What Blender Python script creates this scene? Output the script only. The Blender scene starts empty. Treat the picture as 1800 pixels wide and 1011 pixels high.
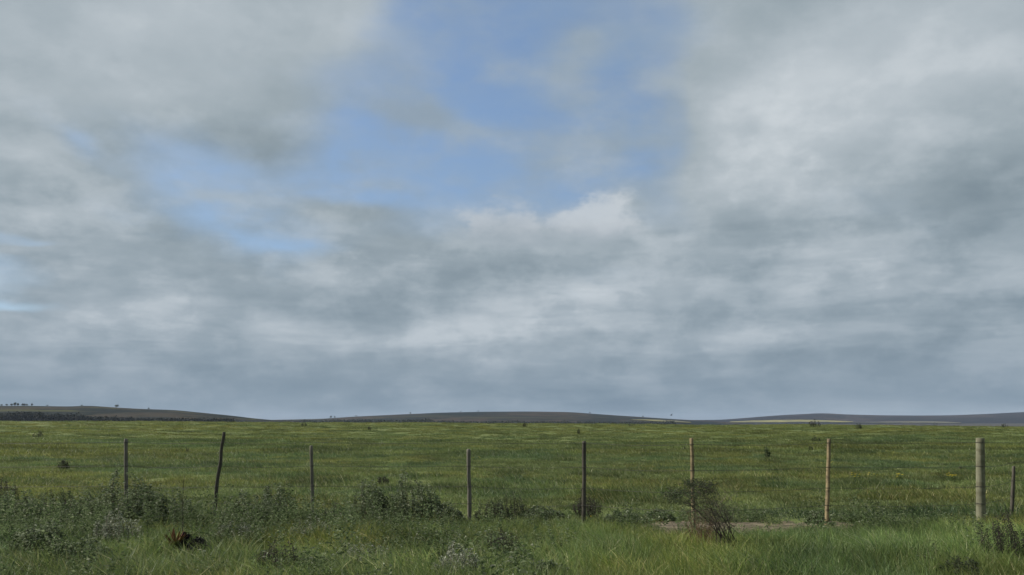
import bpy, math, random
import numpy as np
from mathutils import Vector, Matrix

sc = bpy.context.scene
R = math.radians

# ------------------------------------------------------------------ camera, sun, exposure
F = 1500.0                      # focal length in photo pixels (1800 px wide)
CAMZ = 1.6
PITCH = R(8.81)
cd = bpy.data.cameras.new('camera'); cam = bpy.data.objects.new('camera', cd)
sc.collection.objects.link(cam); sc.camera = cam
cam.location = (0, 0, CAMZ); cam.rotation_euler = (R(90) + PITCH, 0, 0)
cd.sensor_width = 36; cd.lens = 36 * F / 1800; cd.clip_start = 0.1; cd.clip_end = 60000

SUN_AZ, SUN_EL = R(-78), R(38)   # azimuth from the view direction (+Y), clockwise positive
sd = bpy.data.lights.new('sun', 'SUN'); so = bpy.data.objects.new('sun', sd)
sc.collection.objects.link(so)
sd.energy = 4.8; sd.angle = R(4); sd.color = (1, .95, .86)
sv = Vector((math.sin(SUN_AZ) * math.cos(SUN_EL), math.cos(SUN_AZ) * math.cos(SUN_EL), math.sin(SUN_EL)))
so.rotation_euler = sv.to_track_quat('Z', 'Y').to_euler()
sc.view_settings.view_transform = 'Standard'; sc.view_settings.look = 'None'
sc.view_settings.gamma = 1; sc.view_settings.exposure = 0.4
sc.cycles.use_denoising = True
sc.cycles.max_bounces = 6; sc.cycles.transparent_max_bounces = 8
sc.cycles.volume_bounces = 0

def ray(px, py):
    u = (px - 900) / F; v = (505.5 - py) / F
    s, c = math.sin(PITCH), math.cos(PITCH)
    return np.array([u, c - v * s, s + v * c])
def ae(px, py):
    d = ray(px, py); d = d / np.linalg.norm(d)
    return math.atan2(d[0], d[1]), math.asin(d[2])

# ------------------------------------------------------------------ node helpers
class Ex:
    """a socket with arithmetic, so that node maths can be written as expressions"""
    def __init__(s, nt, k): s.nt = nt; s.k = k
    def m(s, op, *a, clamp=False):
        n = s.nt.nodes.new('ShaderNodeMath'); n.operation = op; n.use_clamp = clamp
        for i, q in enumerate((s,) + a):
            if isinstance(q, Ex): s.nt.links.new(q.k, n.inputs[i])
            else: n.inputs[i].default_value = q
        return Ex(s.nt, n.outputs[0])
    def __add__(s, o): return s.m('ADD', o)
    __radd__ = __add__
    def __sub__(s, o): return s.m('SUBTRACT', o)
    def __rsub__(s, o): return (s * -1) + o
    def __mul__(s, o): return s.m('MULTIPLY', o)
    __rmul__ = __mul__
    def __truediv__(s, o): return s.m('DIVIDE', o)
    def ss(s, a, b, lo=0, hi=1):
        n = s.nt.nodes.new('ShaderNodeMapRange'); n.interpolation_type = 'SMOOTHSTEP'
        s.nt.links.new(s.k, n.inputs[0])
        for i, v in enumerate((a, b, lo, hi)): n.inputs[i + 1].default_value = v
        return Ex(s.nt, n.outputs[0])
def vmath(nt, op, a, b=None, scale=None):
    n = nt.nodes.new('ShaderNodeVectorMath'); n.operation = op
    for i, q in enumerate((a, b)):
        if q is None: continue
        if isinstance(q, (tuple, list)): n.inputs[i].default_value = q
        else: nt.links.new(q, n.inputs[i])
    if scale is not None: n.inputs['Scale'].default_value = scale
    return n.outputs['Value'] if op in ('DOT_PRODUCT', 'LENGTH') else n.outputs[0]
def noise(nt, vec, scale, detail=4, rough=.5, dist=0, color=False, lac=2.0):
    n = nt.nodes.new('ShaderNodeTexNoise'); nt.links.new(vec, n.inputs['Vector'])
    n.inputs['Scale'].default_value = scale; n.inputs['Detail'].default_value = detail
    n.inputs['Roughness'].default_value = rough; n.inputs['Distortion'].default_value = dist
    n.inputs['Lacunarity'].default_value = lac
    return n.outputs['Color'] if color else Ex(nt, n.outputs['Fac'])
def mixc(nt, f, a, b, blend='MIX'):
    n = nt.nodes.new('ShaderNodeMix'); n.data_type = 'RGBA'; n.blend_type = blend
    for sock, q in ((n.inputs[0], f), (n.inputs[6], a), (n.inputs[7], b)):
        if isinstance(q, Ex): nt.links.new(q.k, sock)
        elif isinstance(q, (int, float)): sock.default_value = q
        elif isinstance(q, (tuple, list)): sock.default_value = tuple(q)[:3] + (1,)
        else: nt.links.new(q, sock)
    return n.outputs[2]
def ramp(nt, f, stops):
    n = nt.nodes.new('ShaderNodeValToRGB'); nt.links.new(f.k, n.inputs[0])
    e = n.color_ramp.elements
    while len(e) < len(stops): e.new(.5)
    for i, (p, c) in enumerate(stops): e[i].position = p; e[i].color = tuple(c) + (1,)
    return n.outputs[0]
def srgb(r, g, b):
    return tuple((c / 255 / 12.92) if c < 10.3 else ((c / 255 + .055) / 1.055) ** 2.4 for c in (r, g, b))

# ------------------------------------------------------------------ world: sky with clouds
def build_world():
    w = bpy.data.worlds.new('World'); sc.world = w; w.use_nodes = True
    nt = w.node_tree; nt.nodes.clear()
    tc = nt.nodes.new('ShaderNodeTexCoord'); D = tc.outputs['Generated']
    sep = nt.nodes.new('ShaderNodeSeparateXYZ'); nt.links.new(D, sep.inputs[0])
    X, Y, Z = (Ex(nt, o) for o in sep.outputs)
    az = X.m('ARCTAN2', Y); el = Z.m('ARCSINE')
    # cloud-layer coordinates: a flat layer overhead seen in perspective, rolling off at the horizon
    den = Z.m('MAXIMUM', 0.0) + 0.20
    cq = nt.nodes.new('ShaderNodeCombineXYZ')
    nt.links.new((X / den).k, cq.inputs[0]); nt.links.new((Y / den).k, cq.inputs[1])
    Q = cq.outputs[0]
    cp = nt.nodes.new('ShaderNodeCombineXYZ')
    nt.links.new(az.k, cp.inputs[0]); nt.links.new(el.k, cp.inputs[1])
    P0 = cp.outputs[0]
    cs = nt.nodes.new('ShaderNodeCombineXYZ')
    nt.links.new(az.k, cs.inputs[0]); nt.links.new((el * 1.6).k, cs.inputs[1]); cs.inputs[2].default_value = 3.3
    S = cs.outputs[0]
    def warp(vec, amt, scale, detail, rough=.55):
        c = noise(nt, S, scale, detail, rough, color=True)
        c = vmath(nt, 'SUBTRACT', c, (.5, .5, .5))
        c = vmath(nt, 'MULTIPLY', c, (amt, amt * .55, 0))
        return vmath(nt, 'ADD', vec, c)
    P = warp(P0, .13, 5.5, 5, .5)
    Pf = warp(P0, .10, 17, 7, .62)
    def blob(vec, px, py, rx, ry, tilt=0):
        a, e = ae(px, py)
        ct, st_ = math.cos(R(tilt)), math.sin(R(tilt)); ix, iy = F / rx, F / ry
        if abs(tilt) < 1:
            m = nt.nodes.new('ShaderNodeVectorMath'); m.operation = 'MULTIPLY_ADD'; nt.links.new(vec, m.inputs[0])
            m.inputs[1].default_value = (ix, iy, 0); m.inputs[2].default_value = (-a * ix, -e * iy, 0)
            d = Ex(nt, vmath(nt, 'DOT_PRODUCT', m.outputs[0], m.outputs[0]))
        else:
            u = Ex(nt, vmath(nt, 'DOT_PRODUCT', vec, (ct * ix, st_ * ix, 0))) - (a * ct + e * st_) * ix
            v = Ex(nt, vmath(nt, 'DOT_PRODUCT', vec, (-st_ * iy, ct * iy, 0))) - (-a * st_ + e * ct) * iy
            d = v.m('MULTIPLY_ADD', v, u * u)
        n = nt.nodes.new('ShaderNodeMath'); n.operation = 'POWER'
        n.inputs[0].default_value = math.exp(-1); nt.links.new(d.k, n.inputs[1])
        return Ex(nt, n.outputs[0])
    def blobs(vec, acc, lst):
        for b in lst:
            acc = blob(vec, *b[:-1]).m('MULTIPLY_ADD', b[-1], acc)
        return acc
    fine = noise(nt, S, 4.2, 9, .54)               # billows
    fine2 = noise(nt, S, 26, 6, .6)
    layer = noise(nt, Q, 2.0, 9, .58)           # streaks that tighten towards the horizon
    layer2 = noise(nt, Q, 5.0, 8, .58)
    shift = vmath(nt, 'ADD', S, (-.03, .05, 0))
    fineb = noise(nt, shift, 4.2, 9, .54)          # relief, lit from the upper left
    relief = (fine - fineb)
    layerb = noise(nt, vmath(nt, 'ADD', Q, (-.05, .12, 0)), 2.0, 9, .58)
    layer2b = noise(nt, vmath(nt, 'ADD', Q, (-.02, .05, 0)), 5.0, 8, .58)
    relief2 = (layer - layerb) * -1.1 + (layer2 - layer2b) * -.55

    # ---- where the sky is open
    H = blobs(P, (fine - .5) * 1.2 + (layer2 - .5) * .5 + (fine2 - .5) * .12, [
        (960, 60, 260, 150, 0, 1.05), (1150, 210, 60, 130, 0, .55), (680, 200, 110, 90, 0, .25), (740, 10, 70, 60, 0, .4), (930, 240, 290, 140, 0, 1.15), (1040, 290, 130, 100, 0, .35),
        (640, 300, 260, 70, 10, .85), (390, 335, 200, 70, -28, .72), (300, 300, 100, 60, -30, .15), (430, 395, 110, 35, -8, .5),
        (120, 250, 60, 20, -25, .45), (30, 425, 110, 14, -5, .9), (0, 480, 80, 22, 10, .9), (0, 520, 70, 9, 5, .8), (80, 455, 70, 8, 8, -.7),
        (1000, 425, 170, 24, 0, -.45), (740, 400, 100, 40, 0, .45), (1100, 360, 60, 40, 0, -.3), (820, 440, 120, 16, 0, -.3), (520, 420, 90, 20, 0, .3),
        (600, 375, 150, 20, 3, -.45), (500, 355, 100, 12, 0, -.2), (1050, 80, 60, 45, 0, -.38), (1170, 145, 40, 40, 0, -.4),
        (1020, 160, 40, 40, 0, -.3), (1010, 275, 80, 50, 0, -.3), (760, 120, 60, 120, 0, -.1), (790, 215, 110, 25, -8, -.22),
        (1275, 250, 70, 130, 0, -.6)])
    open_ = H.ss(.16, 1.0)
    # thin veil inside the opening
    puff_ = noise(nt, S, 15, 6, .6)
    W = blobs(P, (fine - .5) * .9 + (layer2 - .5) * 1.1 + (puff_ - .5) * .5 + .22, [(1045, 80, 70, 50, 0, .45), (1170, 145, 45, 45, 0, .5), (1015, 165, 50, 45, 0, .35),
        (1020, 275, 100, 50, 0, .5), (800, 215, 130, 22, -8, .35), (730, 160, 60, 90, 0, .3), (880, 130, 60, 30, 0, .12), (600, 385, 170, 28, 0, .75),
        (430, 350, 130, 12, 4, .4), (700, 420, 150, 25, 0, .5), (1190, 300, 60, 150, 0, .4), (640, 320, 200, 16, 5, .2), (0, 450, 130, 60, 0, .55), (800, 200, 120, 18, -8, .25), (380, 300, 190, 60, 0, .30), (860, 330, 140, 20, 0, .15)])
    cover = 1 - open_ * (1 - W.ss(.05, .85) * .75)

    # ---- how bright the clouds are
    puff = noise(nt, vmath(nt, 'ADD', S, (3, 1, 0)), 11, 9, .58)
    cb_ = nt.nodes.new('ShaderNodeCombineXYZ')
    nt.links.new((az * 2.2).k, cb_.inputs[0]); nt.links.new((el * 15).k, cb_.inputs[1]); cb_.inputs[2].default_value = 8.1
    band = noise(nt, cb_.outputs[0], 1.6, 7, .55, dist=.4)
    lo = el.ss(.10, .42, 1.0, .30)               # texture reads crisper in the far, low banks
    B = (fine - .5) * .60 + ((band - .5) * .8 + (band.ss(.43, .59) - .5) * .19) * el.ss(.08, .32, 1, 0) + (layer - .5) * lo * .85 + (layer2 - .5) * lo * el.ss(.0, .14, .4, 1) * .3 + relief * lo * 1.3 + relief2 * lo * el.ss(.0, .14, .4, 1) * .85 + (fine2 - .5) * (lo * .16) + (puff.ss(.42, .60) - .5) * lo * .30 + (puff - .5) * lo * .3 + .52 + el.ss(.05, .25, .10, 0) + el.ss(.20, .34, .06, 0)
    B = blobs(Pf, B, [(1560, 50, 300, 90, 0, .20), (1425, 150, 120, 66, 0, .12), (1275, 225, 80, 80, 0, .02), (1340, 290, 110, 50, 0, .10), (1560, 200, 220, 60, 0, .22), (1230, 60, 90, 60, 0, .15), (70, 400, 200, 30, 0, .15), (600, 480, 120, 22, 0, .12), (480, 180, 160, 80, 0, .14), (640, 70, 90, 60, 0, .1)])
    B = blobs(P, B, [
        (330, 25, 190, 80, 0, .32), (110, 50, 140, 70, 0, .16), (620, 20, 120, 60, 0, .18), (180, 150, 160, 50, 0, .12),
        (530, 170, 190, 80, -10, -.20), (400, 245, 260, 40, 0, -.16), (240, 130, 120, 30, 0, .05),
        (60, 275, 130, 45, 0, .12), (150, 380, 180, 35, 0, .10), (330, 425, 200, 28, -6, -.26), (560, 445, 160, 22, -4, -.10), (60, 330, 200, 25, 0, -.10),
        (1430, 150, 130, 70, 10, .36), (1650, 25, 200, 70, 0, .12), (1290, 230, 90, 80, 0, .26), (1360, 300, 120, 40, 0, .16),
        (1720, 130, 150, 60, 0, .16), (1250, 60, 100, 60, 0, -.04), (1560, 230, 160, 40, 10, .08),
        (1760, 325, 180, 46, 6, -.48), (1560, 345, 140, 30, 8, -.04), (1330, 375, 200, 40, 0, -.10), (1790, 400, 120, 30, 0, -.20),
        (1180, 380, 80, 40, 0, .06), (640, 490, 150, 35, 0, .14), (860, 560, 180, 30, 0, -.12), (150, 560, 230, 55, 0, .12),
        (500, 560, 200, 40, 0, .06), (1000, 590, 200, 35, 0, .10), (1240, 570, 55, 25, 0, -.26), (1560, 585, 140, 16, 5, .18),
        (1180, 650, 150, 16, 0, .18), (1560, 625, 330, 24, 2, -.20), (1350, 500, 200, 30, 0, .04), (1650, 530, 220, 30, 0, .06),
        (600, 560, 60, 20, 0, -.08), (60, 650, 220, 14, 0, -.14), (420, 650, 260, 14, 0, -.12), (900, 690, 600, 30, 0, -.20),
        (100, 600, 250, 16, 0, .06), (1500, 700, 500, 26, 0, -.20), (300, 690, 300, 16, 0, .06), (940, 480, 70, 20, 0, -.08)])
    B = (B - .53) * .64 + .55
    cloud = ramp(nt, B, [(0.0, srgb(104, 119, 133)), (.25, srgb(131, 146, 155)), (.5, srgb(154, 167, 175)),
                         (.75, srgb(178, 188, 195)), (1.0, srgb(206, 213, 218))])
    # air light low over the horizon
    low = el.ss(.0, .30, .42, 0)
    cloud = mixc(nt, low, cloud, srgb(133, 152, 170))
    dn = el.ss(.0, .10, .48, 0)
    cloud = mixc(nt, dn, cloud, srgb(116, 138, 158))

    puff0 = noise(nt, vmath(nt, 'ADD', vmath(nt, 'MULTIPLY', S, (.6, 1.3, 1)), (7, 2, 0)), 7, 8, .58)
    sky = nt.nodes.new('ShaderNodeTexSky'); sky.sky_type = 'NISHITA'; sky.sun_disc = False
    sky.sun_elevation = SUN_EL; sky.sun_rotation = SUN_AZ % (2 * math.pi)
    sky.air_density = 1.0; sky.dust_density = 1.4; sky.ozone_density = 2.0
    k = .078
    blue = mixc(nt, 1.0, sky.outputs[0], (k * 1.36, k * 1.56, k * 1.78), 'MULTIPLY')
    blue = mixc(nt, puff0.ss(.3, .7, .24, .58), blue, srgb(146, 168, 190))
    col = mixc(nt, cover, blue, cloud)

    # ---- two small cumulus heads over the middle of the plain, lit tops, soft bases
    C = blobs(Pf, (fine2 - .5) * .9, [(842, 384, 34, 28, 0, .9), (905, 398, 54, 34, 0, .95), (945, 425, 60, 22, 0, .4), (875, 418, 70, 24, 0, .35),
                                       (1068, 376, 42, 34, 0, 1.15), (1022, 398, 44, 30, 0, .95), (1060, 415, 60, 28, 0, .45)])
    e0 = ae(900, 440)[1]; e1 = ae(900, 360)[1]
    ca = C.ss(.15, 1.0) * el.ss(e0 - .02, e0 + .025)
    cb = (el + (fine2 - .5) * .05).ss(e0, e1) * .72 + blob(Pf, 1060, 380, 60, 40) * .45
    ccol = ramp(nt, cb, [(0, srgb(158, 170, 180)), (.5, srgb(182, 190, 198)), (1, srgb(198, 205, 211))])
    col = mixc(nt, ca * .82, col, ccol)

    bg = nt.nodes.new('ShaderNodeBackground'); nt.links.new(col, bg.inputs[0]); bg.inputs[1].default_value = .758     # the sky node itself is scaled by k above
    out = nt.nodes.new('ShaderNodeOutputWorld'); nt.links.new(bg.outputs[0], out.inputs[0])
    w.cycles.sampling_method = 'MANUAL'; w.cycles.sample_map_resolution = 512
build_world()
#__REST__

# ------------------------------------------------------------------ small numpy tools
def _h(ix, iy, seed):
    n = (ix.astype(np.int64) * 374761393 + iy.astype(np.int64) * 668265263 + seed * 974711) & 0xffffffff
    n = ((n ^ (n >> 13)) * 1274126177) & 0xffffffff
    return ((n ^ (n >> 16)) & 0xffff) / 65535.0
def vnoise(x, y, seed=0):
    x = np.asarray(x, float); y = np.asarray(y, float)
    ix = np.floor(x); iy = np.floor(y); fx = x - ix; fy = y - iy
    fx = fx * fx * (3 - 2 * fx); fy = fy * fy * (3 - 2 * fy)
    a = _h(ix, iy, seed); b = _h(ix + 1, iy, seed); c = _h(ix, iy + 1, seed); d = _h(ix + 1, iy + 1, seed)
    return (a * (1 - fx) + b * fx) * (1 - fy) + (c * (1 - fx) + d * fx) * fy
def fbm(x, y, seed=0, o=4):
    s = 0; a = 1; t = 0
    for i in range(o):
        s = s + a * vnoise(x * 2 ** i + 17.3 * i, y * 2 ** i - 9.1 * i, seed + i); t += a; a *= .5
    return s / t
def sm(a, b, x):
    t = np.clip((np.asarray(x, float) - a) / (b - a), 0, 1); return t * t * (3 - 2 * t)

def ground_h(x, y):
    x = np.asarray(x, float); y = np.asarray(y, float)
    r = np.hypot(x, y); az = np.arctan2(x, y)
    near = (.10 + .16 * sm(14, 22, r) + .25 * sm(40, 90, r)) * (fbm(x / 2.2, y / 2.2, 5, 3) - .5)
    und = .55 * (fbm(x / 26, y / 18, 11, 3) - .5) * sm(16, 60, r)
    crest = (.50 - 1.10 * np.clip(az, -.7, .7)) * sm(18, 215, r) + .5 * (fbm(x / 40, y / 40, 31, 2) - .5) * sm(100, 200, r)
    drop = -sm(215, 700, r) * (12.0 + crest)
    front = near + und + crest + drop
    back = near + .2 * sm(0, 3, -y)
    k = sm(-2, 3, y)
    return front * k + back * (1 - k)
def hit(px, py, z=None):
    """the point of the ground seen at a photo pixel"""
    d = ray(px, py); t = 4.0
    while t < 5000:
        p = d * t; 
        if CAMZ + p[2] <= float(ground_h(p[0], p[1])): break
        t *= 1.004
    p = d * t
    return float(p[0]), float(p[1]), float(ground_h(p[0], p[1]))
def at(px, y):
    """x and z of the point at depth y seen at column px on the ground"""
    x = (px - 900) / F * y / .99
    return x, y, float(ground_h(x, y))

def tag(o, label=None, cat=None, group=None, kind=None):
    if label: o['label'] = label
    if cat: o['category'] = cat
    if group: o['group'] = group
    if kind: o['kind'] = kind
    return o
def link(name, me, mat=None, parent=None):
    o = bpy.data.objects.new(name, me); sc.collection.objects.link(o)
    if mat is not None and me is not None: me.materials.append(mat)
    if parent is not None: o.parent = parent
    return o
def empty(name, loc):
    o = bpy.data.objects.new(name, None); sc.collection.objects.link(o); o.location = loc; o.empty_display_size = .1
    return o
def npmesh(name, V, faces_list, col=None, smooth=False):
    """V (n,3); faces_list: list of int arrays (m,k); col (n,3) per-vertex colour of the thing itself"""
    me = bpy.data.meshes.new(name)
    V = np.asarray(V, np.float32)
    me.vertices.add(len(V)); me.vertices.foreach_set('co', V.ravel())
    fl = [np.asarray(f, np.int32) for f in faces_list if len(f)]
    nl = sum(f.size for f in fl); nf = sum(len(f) for f in fl)
    if nf:
        me.loops.add(nl); me.loops.foreach_set('vertex_index', np.concatenate([f.ravel() for f in fl]))
        me.polygons.add(nf)
        tot = np.concatenate([np.full(len(f), f.shape[1], np.int32) for f in fl])
        st = np.concatenate([[0], np.cumsum(tot)[:-1]]).astype(np.int32)
        me.polygons.foreach_set('loop_start', st)
        me.polygons.foreach_set('use_smooth', np.full(nf, smooth, bool))
    if col is not None:
        a = me.attributes.new('col', 'FLOAT_COLOR', 'POINT')
        c = np.ones((len(V), 4), np.float32); c[:, :3] = col
        a.data.foreach_set('color', c.ravel())
    me.update(calc_edges=True); me.validate()
    return me

# ------------------------------------------------------------------ materials
def newmat(name):
    m = bpy.data.materials.new(name); m.use_nodes = True; nt = m.node_tree
    b = nt.nodes['Principled BSDF']; b.inputs['Roughness'].default_value = .8
    b.inputs['Specular IOR Level'].default_value = .25
    return m, nt, b
def leaf_mat(name, rough=.72, trans=.42, spec=.18, instanced=False):
    m, nt, b = newmat(name)
    a = nt.nodes.new('ShaderNodeAttribute'); a.attribute_name = 'col'
    c = a.outputs['Color']
    if instanced:
        t = nt.nodes.new('ShaderNodeAttribute'); t.attribute_name = 'tint'; t.attribute_type = 'INSTANCER'
        c = mixc(nt, 1.0, c, t.outputs['Color'], 'MULTIPLY')
    nt.links.new(c, b.inputs['Base Color'])
    b.inputs['Roughness'].default_value = rough; b.inputs['Specular IOR Level'].default_value = spec
    tr = nt.nodes.new('ShaderNodeBsdfTranslucent'); nt.links.new(c, tr.inputs[0])
    mx = nt.nodes.new('ShaderNodeMixShader'); mx.inputs[0].default_value = trans
    nt.links.new(b.outputs[0], mx.inputs[1]); nt.links.new(tr.outputs[0], mx.inputs[2])
    nt.links.new(mx.outputs[0], nt.nodes['Material Output'].inputs[0])
    return m
def wood_mat(name, dark, light, scale=1.0, stain=None):
    m, nt, b = newmat(name)
    tc = nt.nodes.new('ShaderNodeTexCoord')
    g = vmath(nt, 'MULTIPLY', tc.outputs['Object'], (60 * scale, 60 * scale, 3))
    n1 = noise(nt, g, 1, 6, .65)
    n2 = noise(nt, tc.outputs['Object'], 7, 5, .6)
    c = ramp(nt, n1 * .6 + n2 * .4, [(.3, dark), (.62, light)])
    if stain:
        n3 = noise(nt, vmath(nt, 'MULTIPLY', tc.outputs['Object'], (4, 4, 9)), 1, 4, .6)
        c = mixc(nt, n3.ss(.47, .60, 0, .8), c, stain)
    nt.links.new(c, b.inputs['Base Color']); b.inputs['Roughness'].default_value = .85
    bp = nt.nodes.new('ShaderNodeBump'); bp.inputs['Distance'].default_value = .004
    nt.links.new(n1.k, bp.inputs['Height']); nt.links.new(bp.outputs[0], b.inputs['Normal'])
    return m
M_leaf = leaf_mat('leaf_mat'); M_grass = leaf_mat('grass_mat', instanced=True, rough=.55, spec=.3)
M_cover = leaf_mat('cover_mat', instanced=True, rough=.8, spec=.12)
M_stem = leaf_mat('stem_mat', trans=.02, rough=.8)

def ground_mat():
    m, nt, b = newmat('ground_mat')
    g = nt.nodes.new('ShaderNodeNewGeometry'); P = g.outputs['Position']
    n1 = noise(nt, P, .09, 6, .6); n2 = noise(nt, P, .9, 6, .6); n3 = noise(nt, P, 9, 5, .65)
    c = ramp(nt, n1 * .35 + n2 * .4 + n3 * .25, [(.38, (.075, .100, .034)), (.5, (.105, .130, .044)), (.62, (.145, .160, .066))])
    # the open country beyond the field: scrub and bare fallow
    sp = nt.nodes.new('ShaderNodeSeparateXYZ'); nt.links.new(P, sp.inputs[0])
    far = Ex(nt, sp.outputs[1]).ss(330, 600)
    nf = noise(nt, P, .006, 6, .6)
    cf = ramp(nt, nf, [(.35, (.030, .032, .026)), (.5, (.045, .042, .036)), (.62, (.065, .058, .044))])
    c = mixc(nt, far, c, cf)
    nt.links.new(c, b.inputs['Base Color']); b.inputs['Roughness'].default_value = .95
    b.inputs['Specular IOR Level'].default_value = .1
    bp = nt.nodes.new('ShaderNodeBump'); bp.inputs['Distance'].default_value = .06; bp.inputs['Strength'].default_value = .7
    nt.links.new((n3 * .6 + n2 * .4).k, bp.inputs['Height']); nt.links.new(bp.outputs[0], b.inputs['Normal'])
    return m

# ------------------------------------------------------------------ ground sheet to the horizon
def build_ground():
    az = np.concatenate([np.linspace(-.72, .72, 420), np.linspace(.72, 2 * math.pi - .72, 60)[1:-1]])
    r = np.concatenate([np.geomspace(.6, 4, 12)[:-1], np.geomspace(4, 700, 330)[:-1], np.geomspace(700, 14000, 40)])
    A, RR = np.meshgrid(az, r)
    x = RR * np.sin(A); y = RR * np.cos(A); z = ground_h(x, y)
    n, k = len(r), len(az)
    V = np.stack([x, y, z], -1).reshape(-1, 3)
    V = np.vstack([V, [[0, 0, float(ground_h(0, 0))]]])
    i, j = np.meshgrid(np.arange(n - 1), np.arange(k), indexing='ij'); j2 = (j + 1) % k
    q = np.stack([i * k + j, i * k + j2, (i + 1) * k + j2, (i + 1) * k + j], -1).reshape(-1, 4)[:, ::-1]
    jj = np.arange(k); t = np.stack([np.full(k, n * k), jj, (jj + 1) % k], -1)[:, ::-1]
    me = npmesh('ground', V, [q, t], smooth=True)
    tag(link('ground', me, ground_mat()), kind='structure')
build_ground()

# bare strip of soil running behind the fence
def soil_mask(x, y):
    n = .75 * (fbm(x / .8, y / .35, 77, 4) - .5) + .45 * (fbm(x / .12, y / .12, 78, 3) - .5)
    m = 1 - np.abs((y - (12.95 + .06 * (x - 3))) / .85) ** 2 + n * 2.4
    m = m - 1.2 * sm(4.9, 5.6, x) * (1 + 0 * y) - 2.0 * (1 - sm(1.2, 2.3, x)) - 3 * sm(6.8, 7.8, x)
    return m
def build_soil():
    st = .035
    xs = np.arange(.8, 8.2, st); ys = np.arange(11.6, 14.9, st)
    X, Y = np.meshgrid(xs, ys)
    keep = soil_mask(X, Y) > .15
    Z = ground_h(X, Y) + .034 + .02 * fbm(X / .12, Y / .12, 3, 3)
    n, k = X.shape
    V = np.stack([X, Y, Z], -1).reshape(-1, 3)
    i, j = np.meshgrid(np.arange(n - 1), np.arange(k - 1), indexing='ij')
    ok = (keep[:-1, :-1] & keep[1:, :-1] & keep[:-1, 1:] & keep[1:, 1:])
    q = np.stack([i * k + j, i * k + j + 1, (i + 1) * k + j + 1, (i + 1) * k + j], -1)[ok]
    u, inv = np.unique(q, return_inverse=True); q = inv.reshape(q.shape)
    m, nt, b = newmat('soil_mat')
    g = nt.nodes.new('ShaderNodeNewGeometry'); P = g.outputs['Position']
    n1 = noise(nt, P, 3, 6, .6); n2 = noise(nt, P, 30, 4, .6)
    c = ramp(nt, n1 * .6 + n2 * .4, [(.38, (.075, .066, .042)), (.5, (.13, .103, .068)), (.62, (.20, .165, .115))])
    nt.links.new(c, b.inputs['Base Color']); b.inputs['Roughness'].default_value = .95
    bp = nt.nodes.new('ShaderNodeBump'); bp.inputs['Distance'].default_value = .02
    nt.links.new(n2.k, bp.inputs['Height']); nt.links.new(bp.outputs[0], b.inputs['Normal'])
    tag(link('dirt_track', npmesh('dirt_track', V[u], [q], smooth=True), m), kind='structure')
build_soil()

# ------------------------------------------------------------------ hills
def hill_mat(name, stops, scale, patch=None):
    m, nt, b = newmat(name)
    g = nt.nodes.new('ShaderNodeNewGeometry')
    P = vmath(nt, 'MULTIPLY', g.outputs['Position'], (1, 1, 6))
    n1 = noise(nt, P, scale, 6, .62); n2 = noise(nt, P, scale * 7, 5, .6)
    c = ramp(nt, n1 * .6 + n2 * .4, stops)
    if patch:
        n3 = noise(nt, vmath(nt, 'MULTIPLY', P, (.5, 1, 3)), scale * 1.6, 3, .5)
        c = mixc(nt, n3.ss(.57, .66, 0, .7), c, patch)
    nt.links.new(c, b.inputs['Base Color']); b.inputs['Roughness'].default_value = .95
    b.inputs['Specular IOR Level'].default_value = .05
    return m
def hill(name, prof, dist, depth, mat, foot=-13.0, rough=1.0, seed=0):
    pxs = np.array([p[0] for p in prof], float); pys = np.array([p[1] for p in prof], float)
    cols = np.linspace(pxs[0], pxs[-1], 260); tops = np.interp(cols, pxs, pys)
    ker = np.hanning(15); ker /= ker.sum(); tops = np.convolve(np.pad(tops, 7, mode='edge'), ker, 'valid')
    rows = np.linspace(-1, 1, 41)
    zt = np.array([CAMZ + ray(c, t)[2] / ray(c, t)[1] * dist for c, t in zip(cols, tops)])
    X = np.zeros((41, 260)); Y = X.copy(); Z = X.copy()
    for i, s in enumerate(rows):
        y = dist + s * depth
        X[i] = (cols - 900) / F / .99 * y; Y[i] = y
        f = (1 - abs(s) ** 1.7)
        Z[i] = foot + (zt - foot) * f + rough * (fbm(X[i] / (dist * .05), Y[i] / (dist * .05) + 9, seed, 4) - .5) * (1 - (1 - abs(s)) ** 6)
    V = np.stack([X, Y, Z], -1).reshape(-1, 3); k = 260
    i, j = np.meshgrid(np.arange(40), np.arange(k - 1), indexing='ij')
    q = np.stack([i * k + j, i * k + j + 1, (i + 1) * k + j + 1, (i + 1) * k + j], -1).reshape(-1, 4)
    o = link(name, npmesh(name, V, [q], smooth=True), mat); tag(o, kind='structure')
    return (cols, zt, dist, depth, foot)
def on_hill(hl, px, s=0.0):
    """a point of a hill surface: column px, s from -1 (foot on the near side) to 0 (ridge)"""
    cols, zt, dist, depth, foot = hl
    y = dist + s * depth
    return (px - 900) / F / .99 * y, y, foot + (float(np.interp(px, cols, zt)) - foot) * (1 - abs(s) ** 1.7)
L = [(-420, 722), (-200, 716), (0, 714), (60, 713.5), (140, 715), (160, 713.5), (175, 713.5), (215, 716.5), (260, 719), (320, 721),
     (380, 727), (420, 731), (460, 736), (520, 741), (600, 746)]
Mi = [(380, 752), (450, 739), (520, 737.5), (570, 736.5), (620, 733), (700, 729), (780, 725.5), (850, 724), (930, 723.5), (1000, 724.5), (1060, 729),
      (1120, 733), (1190, 737.5), (1240, 740), (1300, 744), (1360, 750)]
Rt = [(1050, 746), (1140, 740), (1200, 738.5), (1260, 738), (1310, 734), (1360, 730), (1400, 728), (1435, 726), (1470, 728.5), (1530, 730), (1600, 730.5),
      (1660, 730), (1720, 727.5), (1800, 723.5), (1950, 719), (2200, 714)]
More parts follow.
